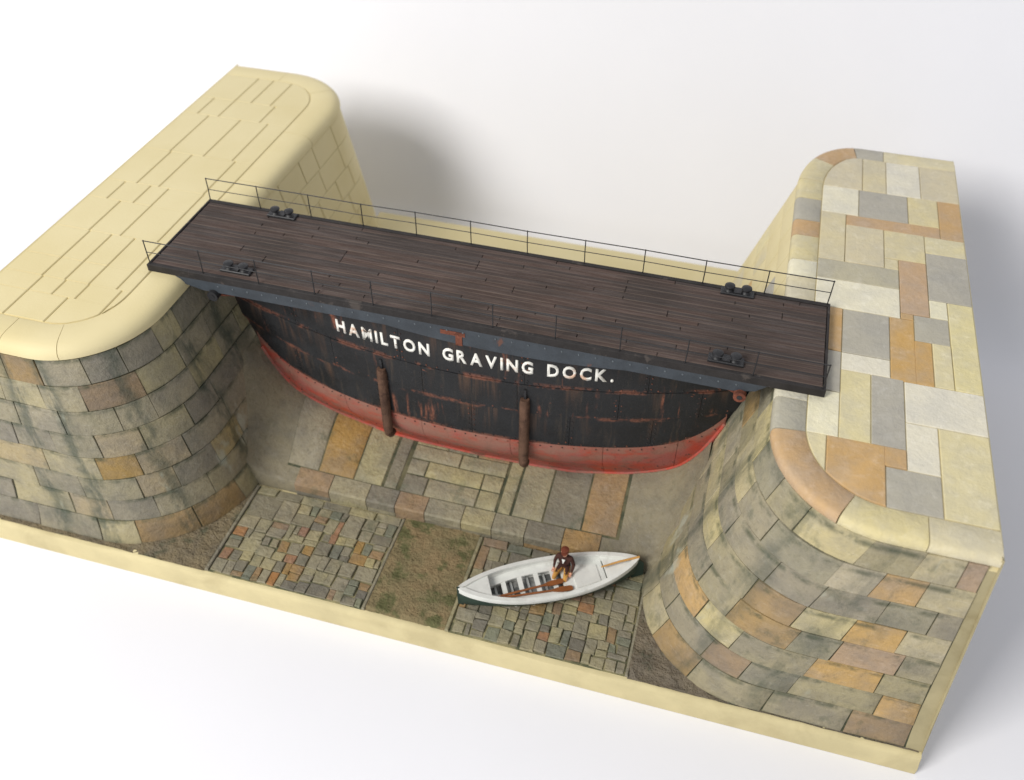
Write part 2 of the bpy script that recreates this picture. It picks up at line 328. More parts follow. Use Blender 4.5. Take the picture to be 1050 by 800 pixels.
# ---------------------------------------------------------------- piers: battered walls between a top and a foot outline
class Pier:
    def __init__(s, side, top, foot):
        # top / foot: (x_outer, y_front, xi, rx, ry, rrx, rry, y_rear)
        s.side = side; N = [10, 16, 26, 12, 4]
        def path(P):
            xo, yf, xi, rx, ry, qx, qy, yr = P; sg = 1 if xi < xo else -1; pts = []   # sg: direction towards outer side
            a = (xo, yf); b = (xi + sg * rx, yf); c = (xi, yf + ry); d = (xi, yr - qy); e = (xi + sg * qx, yr); f = (xo, yr)
            for i in range(N[0]): t = i / N[0]; pts.append((lerp(a[0], b[0], t), lerp(a[1], b[1], t)))
            for i in range(N[1]): q = math.pi / 2 * i / N[1]; pts.append((b[0] - sg * rx * math.sin(q), c[1] - ry * math.cos(q)))
            for i in range(N[2]): t = i / N[2]; pts.append((xi, lerp(c[1], d[1], t)))
            for i in range(N[3]): q = math.pi / 2 * i / N[3]; pts.append((e[0] - sg * qx * math.cos(q), d[1] + qy * math.sin(q)))
            for i in range(N[4] + 1): t = i / N[4]; pts.append((lerp(e[0], f[0], t), yr))
            return pts
        s.T = path(top); s.B = path(foot); s.sg = 1 if top[2] < top[0] else -1
        s.S = [0]
        for i in range(1, len(s.T)):
            q = [(s.T[k][0] + s.B[k][0], s.T[k][1] + s.B[k][1]) for k in (i - 1, i)]
            s.S.append(s.S[-1] + .5 * math.hypot(q[1][0] - q[0][0], q[1][1] - q[0][1]))
        s.L = s.S[-1]
    def at(s, u):
        u = min(max(u, 0), s.L - 1e-6); lo, hi = 0, len(s.S) - 1
        while hi - lo > 1:
            mid = (lo + hi) // 2
            if s.S[mid] <= u: lo = mid
            else: hi = mid
        t = (u - s.S[lo]) / (s.S[hi] - s.S[lo] + 1e-9)
        f = lambda A: Vector((lerp(A[lo][0], A[hi][0], t), lerp(A[lo][1], A[hi][1], t)))
        return f(s.T), f(s.B)
    def nrm(s, u):
        a = s.at(max(u - .25, 0)); b = s.at(min(u + .25, s.L - .001)); d = (b[0] + b[1]) - (a[0] + a[1]); d.normalize()
        return Vector((d.y, -d.x)) * (-s.sg) * -1 if False else (Vector((-d.y, d.x)) if s.sg > 0 else Vector((d.y, -d.x)))
    def F(s, u, z, d):
        T, B = s.at(u); h = (z - H0) / (ZC - H0); flare = .35 * max(0, .22 - h) ** 2 / .0484
        p = B.lerp(T, h) + s.nrm(u) * (d + flare); return (p.x, p.y, z)
    def ring(s, u, inset, z):
        T, _ = s.at(u); p = T - s.nrm(u) * inset; return (p.x, p.y, z)
LP = Pier('left', (-50, .25, -40.45, 4.6, 5.0, 5, 5, 32.0), (-53.6, .15, -38.75, 6.6, 6.5, 2.5, 2.5, 32.4))
RP = Pier('right', (0, -.05, -9.4, 5.2, 5.4, 3.6, 5.6, 32.1), (1.3, -.1, -13.5, 6.0, 6.0, 2.5, 2.5, 32.4))
SYF = 6.4
def u_of_y(P, y):           # distance along the wall where the inner face reaches depth y
    lo = [i for i in range(len(P.S)) if 10 + 8 <= i]; 
    for i in lo:
        if .5 * (P.T[i][1] + P.B[i][1]) >= y: return P.S[i]
    return P.L
def core(P, name, label, painted_u, x_out_top, x_out_foot):
    # mass of the pier: wall skin slightly behind the stones, flat top, plain outer side
    us = [P.L * i / 90 for i in range(91)]; zs = [H0 - .05, 3, 5, 9, 13, ZC]; vs = []; fs = []; mi = []
    for z in zs:
        for u in us: vs.append(P.F(u, z, -.03))
    n = len(us)
    for j in range(len(zs) - 1):
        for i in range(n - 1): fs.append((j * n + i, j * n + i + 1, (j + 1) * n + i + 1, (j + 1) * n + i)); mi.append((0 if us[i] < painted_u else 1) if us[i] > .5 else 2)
    # shoulder and top
    b = len(vs)
    for u in us: vs.append(P.ring(u, .35, ZC + .3))
    for u in us: vs.append(P.ring(u, .6, ZT - .07))
    o1 = (len(zs) - 1) * n
    for i in range(n - 1):
        fs.append((o1 + i, o1 + i + 1, b + i + 1, b + i)); mi.append(1); fs.append((b + i, b + i + 1, b + n + i + 1, b + n + i)); mi.append(1)
    e = len(vs); fs.append(tuple(range(b + n, b + 2 * n))); mi.append(1)
    # outer side wall, butted on the ends
    k = len(vs); sg = 1 if x_out_top > -25 else -1
    rows = [(H0 - .05, x_out_foot), (5, lerp(x_out_foot, x_out_top, .22)), (ZT - .12, x_out_top), (ZT - .02, x_out_top - sg * .12)]
    for z, x in rows: vs += [(x, -.5 if z < 3 else (-.3 if z < 8 else -.05), z), (x, 33.0 if z < 3 else 32.05, z)]
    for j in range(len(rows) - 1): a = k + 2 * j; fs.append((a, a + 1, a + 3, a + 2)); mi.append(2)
    # return strips joining the wall ends with the side
    fr_ = [j * n for j in range(len(zs))] + [b, b + n]; bk = [j * n + n - 1 for j in range(len(zs))] + [b + n - 1, b + 2 * n - 1]
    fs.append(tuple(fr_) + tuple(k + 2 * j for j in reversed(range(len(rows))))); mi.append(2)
    fs.append(tuple(bk) + tuple(k + 2 * j + 1 for j in reversed(range(len(rows))))); mi.append(1)
    kt = k + 2 * (len(rows) - 1); fs.append((b + n, b + 2 * n - 1, kt + 1, kt)); mi.append(1)
    o = mk(name, vs, fs, None, None, 40, mats=[M['mortar'], M['cream'], M['edge_dirty_shaded']], midx=mi); bmf(o); par(o, dock); o['label'] = label; return o
uL = u_of_y(LP, 13.4); uR = u_of_y(RP, 13.4)
left = core(LP, 'left_pier', 'pier with bare cream plaster top and painted stone front', uL, -50.2, -53.9)
right = core(RP, 'right_pier', 'pier with every top slab painted cream, white, grey or orange', uR, 0.0, 1.32)
def wall(P, parent, ustop, key, weights, special, fill_cream, ustart, stepu, seed):
    rng = random.Random(seed); nc = 8; ztop = ZC + (.36 if P is RP else .12); hz = (ztop - .05 - (H0 + .08)) / nc
    for c in range(nc):
        z0 = H0 + .08 + c * hz; z1 = z0 + hz; u = ustart; first = True
        while u < P.L - .3:
            ln = rng.uniform(1.9, 3.5) if not (first and c % 2) else rng.uniform(1.0, 1.8)
            first = False; u2_ = min(u + ln, P.L - .05)
            if P.L - .05 - u2_ < .8: u2_ = P.L - .05
            mid = .5 * (u + u2_); painted = mid < ustop
            if u < ustop < u2_ and ustop - u > .7: u2_ = ustop
            if painted:
                kk = rng.choices(list(weights), weights.values())[0]
                for (sc, sa, sb, sk) in special:
                    if sc == c and sa < mid < sb: kk = sk
                mat = M[key + kk]
            else: mat = fill_cream(rng)
            g = .024 if painted else .026
            lip = rng.uniform(.02, .07) if painted else .025
            # stones in front of the sill block sit above it only
            patch('stone', P.F, u + g, u2_ - g, z0 + g, z1 - g, lip, .02, mat, parent, max(2, int((u2_ - u) / .55)), 2 if c < 2 else 1,
                  uv=lambda a, b: (a / 100, (b - H0) / (ZC - H0)), jit=.035 if painted else .012)
            u = u2_
    return
wall(LP, left, uL, 'L', dict(greige=.6, grey=.22, ochre=.1, tan=.08),
     [(7, 5.2, 7.2, 'ochre'), (6, 8.6, 10.6, 'ochre'), (3, 7.8, 10.4, 'ochre'), (0, 10.2, 13.5, 'ochre'), (5, 13.6, 15.2, 'ochre'), (1, 5.2, 7.6, 'tan')],
     lambda r: M['cream'], .35, 0, 5)
wall(RP, right, uR, 'R', dict(greige=.52, grey=.16, ochre=.10, tan=.14, brown=.08),
     [(7, .5, 1.8, 'ochre'), (4, 2.4, 4.6, 'ochre'), (4, .3, 1.6, 'ochre'), (0, 9, 13, 'brown'), (1, 8.5, 11, 'brown')],
     lambda r: M[r.choices(['cream', 'topT', 'topC', 'topO', 'topG'], [.7, .12, .1, .05, .05])[0]], .62, 0, 8)
# coping rings
def coping(P, parent, cuts, mats, prof, name='coping_stone', gap=.03):
    for k in range(len(cuts) - 1):
        a, b = cuts[k] + gap, cuts[k + 1] - gap; n = max(3, int((b - a) / .4)); vs = []; fs = []; uv = []
        us = [lerp(a, b, i / n) for i in range(n + 1)]; np_ = len(prof)
        for u in us:
            for ins, z in prof: vs.append(P.ring(u, ins, z)); uv.append((u / 100, ins))
        for i in range(n):
            for j in range(np_ - 1): fs.append((i * np_ + j, i * np_ + j + 1, (i + 1) * np_ + j + 1, (i + 1) * np_ + j))
        fs.append(tuple(range(np_))); fs.append(tuple(n * np_ + j for j in range(np_)))
        o = mk(name, vs, fs, mats[k % len(mats)], None, 50, uv); bmf(o); par(o, parent)
lprof = [(1.85, ZT - .4), (1.85, ZT - .03), (1.78, ZT), (.75, ZT), (.42, ZT - .04), (.16, ZT - .16), (-.02, ZT - .36), (-.09, ZT - .55), (-.08, ZC + .13), (.0, ZC + .08), (.5, ZC + .08), (.5, ZT - .4)]
sl = LP.S; lc = [.0, 4.6, 8.6, uL - 2.0, uL + 4.5, uL + 11, uL + 17.2, uL + 21.5, LP.L - .02]
coping(LP, left, lc, [M['cream']], lprof, gap=.02)
rprof = [(1.45, ZT - .4), (1.45, ZT - .03), (1.42, ZT), (.3, ZT), (.14, ZT - .03), (.03, ZT - .11), (-.02, ZT - .25), (-.03, ZC + .38), (0.02, ZC + .33), (.5, ZC + .33), (.5, ZT - .4)]
cR = [u_of_y(RP, y) for y in (4.9, 7.0, 8.0, 11.0, 14.4, 17.0, 19.2, 21.5, 23.6, 26.0)]
rc = [.05, 4.4, 8.9] + cR[:1] + cR[1:] + [cR[-1] + 2.2, cR[-1] + 4.4, cR[-1] + 7.0, cR[-1] + 9.6]
rc = sorted(set(round(v, 3) for v in rc if v < RP.L - .5)) + [RP.L - .05]
coping(RP, right, rc, [M['top' + c] for c in 'CTOGWGOCWTOGTTOG'], rprof)
# top slabs (clipped to the inside of the coping ring)
def clip(poly, conv):
    out = poly; n = len(conv)
    for i in range(n):
        a, b = conv[i], conv[(i + 1) % n]; inp = out; out = []
        if not inp: return []
        f = lambda p: (b[0] - a[0]) * (p[1] - a[1]) - (b[1] - a[1]) * (p[0] - a[0])
        for k in range(len(inp)):
            p, q = inp[k], inp[(k + 1) % len(inp)]; fp, fq = f(p), f(q)
            if fp >= 0: out.append(p)
            if fp * fq < 0: t = fp / (fp - fq); out.append((lerp(p[0], q[0], t), lerp(p[1], q[1], t)))
    res = []
    for p in out:
        if not res or math.hypot(p[0] - res[-1][0], p[1] - res[-1][1]) > .02: res.append(p)
    return res
def inner_poly(P, inset, xo):
    pts = [P.ring(P.L * i / 60, inset, 0)[:2] for i in range(61)]
    pts[0] = (xo, pts[0][1]); pts[-1] = (xo, pts[-1][1])
    a = sum(pts[i][0] * pts[(i + 1) % len(pts)][1] - pts[(i + 1) % len(pts)][0] * pts[i][1] for i in range(len(pts)))
    return pts if a > 0 else pts[::-1]
def slab(rects, z, e, mat, parent, conv, gx, gy, lift, ey=None):
    ey = e if ey is None else ey
    vs = []; fs = []
    for (x0, y0, x1, y1) in rects:
        p = clip([(x0 + gx, y0 + gy), (x1 - gx, y0 + gy), (x1 - gx, y1 - gy), (x0 + gx, y1 - gy)], conv)
        if len(p) < 3: continue
        cx = sum(q[0] for q in p) / len(p); cy = sum(q[1] for q in p) / len(p); n = len(p); b = len(vs)
        sh = lambda q: (q[0] + max(-e, min(e, (cx - q[0]) * .4)), q[1] + max(-ey, min(ey, (cy - q[1]) * .4)))
        vs += [(q[0], q[1], z - .3) for q in p] + [(q[0], q[1], z + lift - e) for q in p] + [(*sh(q), z + lift) for q in p]
        for k in range(n):
            k2 = (k + 1) % n
            for r in (0, n): fs.append((b + r + k, b + r + k2, b + r + n + k2, b + r + n + k))
        fs.append(tuple(b + 2 * n + k for k in range(n)))
    if vs: return mk('top_slab', vs, fs, mat, parent, 40)
conv = inner_poly(RP, 1.5, -.06)
RT = [('T', (-5.6, 26.7, -4.2, 31)), ('W', (-4.2, 26.7, -2.2, 31)), ('T', (-2.2, 26.7, 0, 31)), ('T', (-8.2, 26.7, -5.6, 31)), ('T', (-3, 23.7, -1.3, 26.7)), ('O', (-1.3, 22.6, 0, 26.7)),
      ('W', (-8.2, 23.7, -5.8, 26.7)), ('G', (-5.8, 23.7, -3, 26.7)), ('O', (-6.5, 22.6, -1.3, 23.7)), ('T', (-8.2, 18.8, -6.5, 23.7)), ('T', (-6.5, 18.8, -4.4, 22.6)), ('T', (-4.4, 19.8, -2.2, 22.6)),
      ('C', (-2.2, 20.9, 0, 22.6)), ('G', (-2.2, 16.5, 0, 20.9)), ('B', (-8.2, 17, -3.65, 18.8)), ('T', (-4.4, 18.8, -3.65, 19.8)), ('O', (-3.65, 15, -2.2, 19.8)), ('W', (-8.2, 14.5, -3.65, 17)),
      ('W', (-2.2, 15, -1.3, 16.5)), ('C', (-1.3, 9.6, 0, 16.5)), ('O', (-4.2, 9.6, -3.0, 14.5), (-3.06, 9.6, -2.2, 12.9)), ('O', (-3.65, 14.5, -3.0, 15.0)), ('G', (-3.0, 12.9, -1.3, 15)), ('C', (-2.2, 9.6, -1.3, 12.9)),
      ('G', (-6.5, 11, -4.2, 14.5)), ('O', (-8.2, 11, -6.5, 14.5)), ('W', (-6.5, 9.7, -4.2, 11)), ('G', (-8.2, 8, -6.5, 11)), ('C', (-6.5, 5, -5.1, 9.7)), ('G', (-5.1, 5, -3.6, 9.7)),
      ('W', (-3.6, 6.8, 0, 9.6)), ('W', (-3.6, 3.8, -2.2, 6.8)), ('C', (-2.2, .6, 0, 6.8)), ('W', (-8.2, 5, -6.5, 8)), ('C', (-8.2, 1, -7, 5)), ('O', (-7, .6, -4.5, 5.0), (-4.56, 3.8, -3.6, 5.0)), ('G', (-4.5, .6, -2.2, 3.8))]
for k, *rs in RT: slab(rs, ZT, .03, M['top' + k], right, conv, .022, .022, random.uniform(-.015, .03))
conv = inner_poly(LP, 1.92, -50)
LT = [(26.5, 31, (-50, -47.45, -46.25, -44.8, -42)), (24.1, 26.5, (-50, -49, -47.45, -44.4, -42)), (19.1, 24.1, (-50, -48.1, -45.75, -43.75, -42)), (15.1, 19.1, (-50, -48, -46.5, -43.5, -42)),
      (13.1, 15.1, (-50, -48.75, -47, -45.8, -43.45, -42)), (9.9, 13.1, (-50, -47.8, -45.8, -43.45, -42)), (7.2, 9.9, (-50, -47.7, -46.3, -44.85, -43.2, -42)), (5.5, 7.2, (-50, -47.7, -46.3, -44.85, -43.2, -42)), (4.2, 5.5, (-50, -47.6, -46.2, -44.8, -42.85, -42)), (1.5, 4.2, (-50, -47.6, -45.2, -42.85, -42))]
for y0, y1, xs in LT:
    for a, b in zip(xs, xs[1:]): slab([(a, y0, b, y1)], ZT, .045, M['cream'], left, conv, .035, .006 if a < -46.1 and random.random() < .6 else .002, 0.0, .02 if a < -46.1 else .004)
# ---------------------------------------------------------------- caisson shape (needed by the sill)
XC, YC, EK = -25.3, 11.3, .2
AT = [(3.5, 0), (3.6, 4), (3.8, 6.2), (4.65, 9.3), (5.5, 11.2), (6.3, 12.35), (7.9, 13.35), (9.6, 14.0), (11, 14.45), (12.8, 15.1), (15.7, 16.0)]
HB = [(3.5, .0), (4, .2), (5, .8), (6, 1.95), (7, 2.55), (8, 2.68), (12, 2.72), (16, 2.85)]
def itp(tb, x, r=False):
    t = [(b, a) for a, b in tb] if r else tb
    if x <= t[0][0]: return t[0][1]
    for (a, b), (c, d) in zip(t, t[1:]):
        if x <= c: return lerp(b, d, (x - a) / (c - a))
    return t[-1][1]
_zk = {}
def zk(x):
    q = abs(x - XC); s = 0
    for k in range(-3, 4): s += itp(AT, abs(q + k * .15), True)
    return s / 7
def hy(x, z):
    a = max(itp(AT, z), .5); xi = min(abs(x - XC) / a, 1.0); s = sum(itp(HB, z + k * .35) for k in range(-2, 3)) / 5
    return YC - EK - s * (1 - xi ** 2)
# ---------------------------------------------------------------- sill (step with a lining that rises to the keel)
def sill_z(x, y):
    t = sst((y - SYF) / 4.6); base = 2.6 + .19 * (min(y, 11.2) - SYF)
    rise = (zk(x) - 3.5) * t; dl = max(0, -36.9 - x); dr = max(0, x + 14.6)
    fil = (.18 * dl * dl * dl / (1 + .2 * dl) + .22 * dr * dr * dr / (1 + .2 * dr)) * (1 - t)
    return base + min(rise, 6.0) + fil
def SF(x, y, d): return (x, y, sill_z(x, y) + d)
def build_sill():
    xs = [lerp(-39.9, -11.6, i / 70) for i in range(71)]; ys = [SYF, SYF + .06] + [lerp(SYF + .4, 14.0, j / 14) for j in range(15)]
    vs = []; fs = []
    for j, y in enumerate(ys):
        for x in xs: vs.append((x, y, sill_z(x, y) - (.06 if j == 0 else 0)))
    n = len(xs)
    for j in range(len(ys) - 1):
        for i in range(n - 1): fs.append((j * n + i, j * n + i + 1, (j + 1) * n + i + 1, (j + 1) * n + i))
    b = len(vs)
    for x in xs: vs.append((x, SYF - .02, H0 - .02))
    for i in range(n - 1): fs.append((b + i, b + i + 1, i + 1, i))
    mi = [1 if all(-36.9 < vs[k][0] < -15.6 and vs[k][1] > 7.0 for k in f) else 0 for f in fs]
    o = mk('sill', vs, fs, None, None, 45, mats=[M['concrete'], M['mortar']], midx=mi); bmf(o); par(o, dock); o['label'] = 'raised concrete and stone sill under the black hull'; return o
sill = build_sill()
def sl_(x0, x1, y0, y1, k, d=.05, nu=4, nv=9, g=.042): return patch('sill_slab', SF, x0 + g, x1 - g, y0 + g, y1 - g, d, .035, M['cob' + k], sill, nu, nv, jit=.015)
# left group, strip, centre rows, right group
sl_(-36.7, -34.62, 7.4, 12.4, 'c'); sl_(-34.62, -32.3, 7.4, 12.4, 'd'); sl_(-32.3, -30.45, 7.4, 12.4, 'a'); sl_(-30.35, -29.5, 7.4, 12.4, 'b', nu=2)
for (y0, y1, xs, ks) in ((10.75, 12.4, (-29.3, -27.2, -25.3, -23.2), 'cbd'), (9.75, 10.75, (-29.3, -26.2, -23.2), 'ca'), (8.65, 9.75, (-28.1, -24.5, -23.2), 'cc'), (7.4, 8.65, (-29.3, -27.75, -24.5, -23.2), 'bca')):
    for a, b, k in zip(xs, xs[1:], ks): sl_(a, b, y0, y1, k, random.uniform(.03, .09), 3, 2)
sl_(-29.3, -28.1, 8.65, 9.75, 'a', .05, 2, 2)
sl_(-23.1, -22.25, 7.4, 12.4, 'a', nu=2); sl_(-22.2, -20.3, 7.4, 12.4, 'a'); sl_(-20.3, -17.95, 7.4, 12.4, 'b'); sl_(-17.95, -15.8, 7.4, 12.4, 'd')
# nosing blocks along the step: top edge stone and riser stone are one block
def nosing(x0, x1, k, k2):
    g = .025; y0, y1 = SYF - .16, 7.35; vs = []; fs = []
    def zt(x, y): return sill_z(x, y) + .07
    vs = [(x0 + g, y0, 2.05), (x1 - g, y0, 2.05), (x1 - g, y0, zt(x1, SYF) - .1), (x0 + g, y0, zt(x0, SYF) - .1), (x0 + g, y0 + .1, zt(x0, SYF)), (x1 - g, y0 + .1, zt(x1, SYF)), (x1 - g, y1, zt(x1, y1)), (x0 + g, y1, zt(x0, y1)),
          (x0 + g, y1, 2.3), (x1 - g, y1, 2.3)]
    fs = [(0, 1, 2, 3), (3, 2, 5, 4), (4, 5, 6, 7), (0, 3, 4, 7, 8), (1, 9, 6, 5, 2), (7, 6, 9, 8), (0, 8, 9, 1)]
    o = mk('nosing_stone', vs, fs, M['cob' + k], None, 30); bmf(o); par(o, sill)
    mb = MB(); mb.box(x0 + g, SYF - .10, H0 - .1, x1 - g, SYF + .2, 2.03); mb.mk('riser_stone', M['cob' + k2], sill)
nx = [-38.5, -35.8, -33.5, -31.05, -29.2, -27.3, -25.0, -23.1, -21.1, -18.85, -16.65, -14.3]
for i, (a, b) in enumerate(zip(nx, nx[1:])):
    if 0 < i < 10: nosing(a, b, 'bdcbdacabdb'[i], 'bbaadbbadbb'[i])
# rear dock floor behind the gate
mk('rear_floor', [(-40, 13.6, 2.0), (-9, 13.6, 2.0), (-9, 32.2, 2), (-40, 32.2, 2), (-40, 13.6, 5.6), (-9, 13.6, 5.6), (-9, 32.05, 5.6), (-40, 32.05, 5.6)], [(4, 5, 6, 7), (0, 1, 5, 4), (2, 3, 7, 6), (1, 2, 6, 5), (3, 0, 4, 7)], M['cream'], dock, 0)
# ---------------------------------------------------------------- paving in front
def guillotine(x0, y0, x1, y1, rng, out, mn=.62, mx=1.75):
    w, h = x1 - x0, y1 - y0
    if (w <= mx and h <= mx and (rng.random() < .4 or (w < mn * 2 and h < mn * 2))) or (w < mn * 1.7 and h < mn * 1.5) or w * h < .55:
        out.append((x0, y0, x1, y1)); return
    if (w > h and w > mn * 1.5) or h < mn * 1.3: c = lerp(x0, x1, rng.uniform(.32, .68)); guillotine(x0, y0, c, y1, rng, out, mn, mx); guillotine(c, y0, x1, y1, rng, out, mn, mx)
    else: c = lerp(y0, y1, rng.uniform(.32, .68)); guillotine(x0, y0, x1, c, rng, out, mn, mx); guillotine(x0, c, x1, y1, rng, out, mn, mx)
def panel(name, x0, x1, y0, y1, seed, label):
    rng = random.Random(seed)
    b = mk(name, [(x0, y0, H0 + .03), (x1, y0, H0 + .03), (x1, y1, H0 + .03), (x0, y1, H0 + .03), (x0, y0, H0 - .3), (x1, y0, H0 - .3), (x1, y1, H0 - .3), (x0, y1, H0 - .3)], [(0, 1, 2, 3), (4, 5, 1, 0), (5, 6, 2, 1), (6, 7, 3, 2), (7, 4, 0, 3)], M['pale_joint'], dock, 0)
    b['label'] = label; out = []
    x = x0 + .05                                # border row along the step, larger blocks
    while x < x1 - .1:
        e = min(x + rng.uniform(1.0, 2.2), x1 - .02)
        if x1 - e < .6: e = x1 - .02
        out.append((x, y1 - .62, e, y1 - .02)); x = e
    for yy0, yy1, mx in ((y1 - 2.3, y1 - .62, 1.9), (y0 + .06, y1 - 2.3, 1.25)):
        guillotine(x0 + .05, yy0, x1 - .05, yy1, rng, out, .44, mx)
    for (a, c, d, e) in out:
        g = rng.uniform(.015, .045); z = rng.uniform(.06, .17); k = rng.choices('abcdef', [.37, .17, .19, .11, .05, .11])[0]
        F = lambda u, v, dd, tx=rng.uniform(-.03, .03), ty=rng.uniform(-.03, .03), cx=(a + d) / 2, cy=(c + e) / 2: (u, v, H0 + .03 + dd + (tx * (u - cx) + ty * (v - cy) if dd > 0 else 0))
        patch('paving_stone', F, a + g, d - g, c + g, e - g, z, .03, M['cob' + k], b, 2, 1, deep=.02, jit=.055)
panel('left_paving', -38.2, -28.72, -.42, SYF - .16, 3, 'panel of small paving stones beside the left pier')
panel('right_paving', -23.55, -13.75, -.42, SYF - .16, 9, 'panel of small paving stones under the rowing boat')
def blob(name, x0, x1, y0, y1, zf, mat, label, nx_=30, ny_=24, amp=.05, seed=1):
    rng = random.Random(seed); vs = []; fs = []
    from mathutils import noise as mn
    for j in range(ny_ + 1):
        for i in range(nx_ + 1):
            x = lerp(x0, x1, i / nx_); y = lerp(y0, y1, j / ny_); q = mn.noise(Vector((x * 1.1, y * 1.1, seed))) + .6 * mn.noise(Vector((x * 3.3, y * 3.3, seed)))
            vs.append((x, y, zf(x, y) + q * amp))
    for j in range(ny_):
        for i in range(nx_): a = j * (nx_ + 1) + i; fs.append((a, a + 1, a + nx_ + 2, a + nx_ + 1))
    o = mk(name, vs, fs, mat, dock, 60); o['label'] = label; return o
blob('moss_bed', -28.5, -23.8, -.4, SYF - .08, lambda x, y: H0 + .14 - .14 * sst((-.1 - y) / .3), M['moss'], 'brown mossy strip between the two paved panels', 60, 80, .07, 2)
blob('mud_apron', -54, -38.45, -.5, 6.3, lambda x, y: H0 + .04 + .10 * sst((y + .3) / .6), M['mud'], 'muddy skirt at the foot of the left pier', 60, 30, .05, 5)
blob('mud_apron', -13.6, 1.15, -.5, 6.3, lambda x, y: H0 + .04 + .10 * sst((y + .3) / .6), M['mud'], 'muddy skirt at the foot of the right pier', 70, 30, .05, 6)
# thin kerb strips framing the paving
for x0, x1 in ((-38.45, -38.2), (-28.72, -28.5), (-23.8, -23.55), (-13.75, -13.55)):
    MB().bbox(x0 + .02, -.42, H0 - .1, x1 - .02, SYF - .18, H0 + .17, .04).mk('edging_strip', M['coba'], dock)
# ---------------------------------------------------------------- caisson gate
gate = empty('caisson_gate', W(XC, YC, 3.5), 'black and red riveted ship-shaped dock gate with plank deck, lettered HAMILTON GRAVING DOCK', 'dock gate')
def red_top(x): return 8.25 + 2.4 * (abs(x - XC) / 14) ** 9
ROWS = [red_top, lambda x: 10.6 + .9 * (abs(x - XC) / 15) ** 6, lambda x: 12.7 + .4 * (abs(x - XC) / 15) ** 2.4, lambda x: 15.75]
def hull_part(name, x0, x1, lo, hi, mat, parent, d=0.0, nu=24, nv=6, thick=.12):
    # strip of the shell between two curves; x is clipped where the stem cuts it
    vs = []; fs = []; uv = []
    def pt(x, z, dd): 
        y = hy(x, z); return (x, y - dd, z)
    for i in range(nu + 1):
        x = lerp(x0, x1, i / nu); b = max(zk(x), lo(x)); t = max(hi(x), b)
        for j in range(nv + 1): z = lerp(b, t, j / nv); vs.append(pt(x, z, d)); uv.append((i / nu, j / nv))
    m_ = nv + 1
    for i in range(nu):
        for j in range(nv): fs.append((i * m_ + j, (i + 1) * m_ + j, (i + 1) * m_ + j + 1, i * m_ + j + 1))
    per = [i * m_ for i in range(nu + 1)] + [nu * m_ + j for j in range(1, m_)] + [i * m_ + nv for i in range(nu - 1, -1, -1)] + [j for j in range(nv - 1, 0, -1)]
    b = len(vs)
    for k in per: v = vs[k]; vs.append((v[0], v[1] + thick, v[2])); uv.append(uv[k])
    n = len(per)
    for k in range(n): fs.append((per[k], b + k, b + (k + 1) % n, per[(k + 1) % n]))
    return mk(name, vs, fs, mat, parent, 40, uv)
def hull_core():
    vs = []; fs = []; nu, nv = 90, 12; m_ = nv + 1
    for s in (0, 1):
        for i in range(nu + 1):
            x = XC - 16 + 32 * i / nu; b = zk(x)
            for j in range(nv + 1):
                z = lerp(min(b, 15.7), 15.74, j / nv); y = hy(x, z); y += .05; vs.append((x, y if s == 0 else min(2 * YC - y, 13.9), z))
    h = (nu + 1) * m_
    for i in range(nu):
        for j in range(nv):
            a = i * m_ + j; fs.append((a, a + m_, a + m_ + 1, a + 1)); fs.append((h + a + m_, h + a, h + a + 1, h + a + m_ + 1))
        fs.append((i * m_, h + i * m_, h + (i + 1) * m_, (i + 1) * m_)); fs.append((i * m_ + nv, (i + 1) * m_ + nv, h + (i + 1) * m_ + nv, h + i * m_ + nv))
    return mk('hull', vs, fs, M['hull'], gate, 40)
hull = hull_core()
# red bottom in plates
rx_ = [-39.15, -37.2, -33.0, -27.9, -22.6, -17.4, -13.4, -11.1]
for a, b in zip(rx_, rx_[1:]): hull_part('red_plate', a + .012, b - .012, lambda x: 0, lambda x: red_top(x) - .02, M['red'], hull, .06, 22, 8)
# stem and keel bar, red
def bar():
    mb = MB(); pts = []
    for i in range(121):
        x = XC - 13.8 + 28.0 * i / 120; pts.append((x, YC - EK - .02, zk(x) + .02))
    mb.tube(pts, .16, 6); return mb.mk('keel_bar', M['red'], hull)
bar()
px_ = [[-39.5, -36.0, -30.4, -24.8, -19.3, -14.9, -11.0], [-40.4, -38.0, -33.2, -27.6, -22.2, -16.8, -12.6, -10.4], [-41.0, -35.5, -28.8, -21.8, -15.4, -9.8]]
for r in range(3):
    for a, b in zip(px_[r], px_[r][1:]):
        hull_part('hull_plate', max(a, XC - 15.9) + .012, min(b, XC + 15.9) - .012, (lambda x, r=r: ROWS[r](x) + .015), (lambda x, r=r: ROWS[r + 1](x) - .015), M['hull'], hull, .05 + .03 * (r == 1), 20, 5)
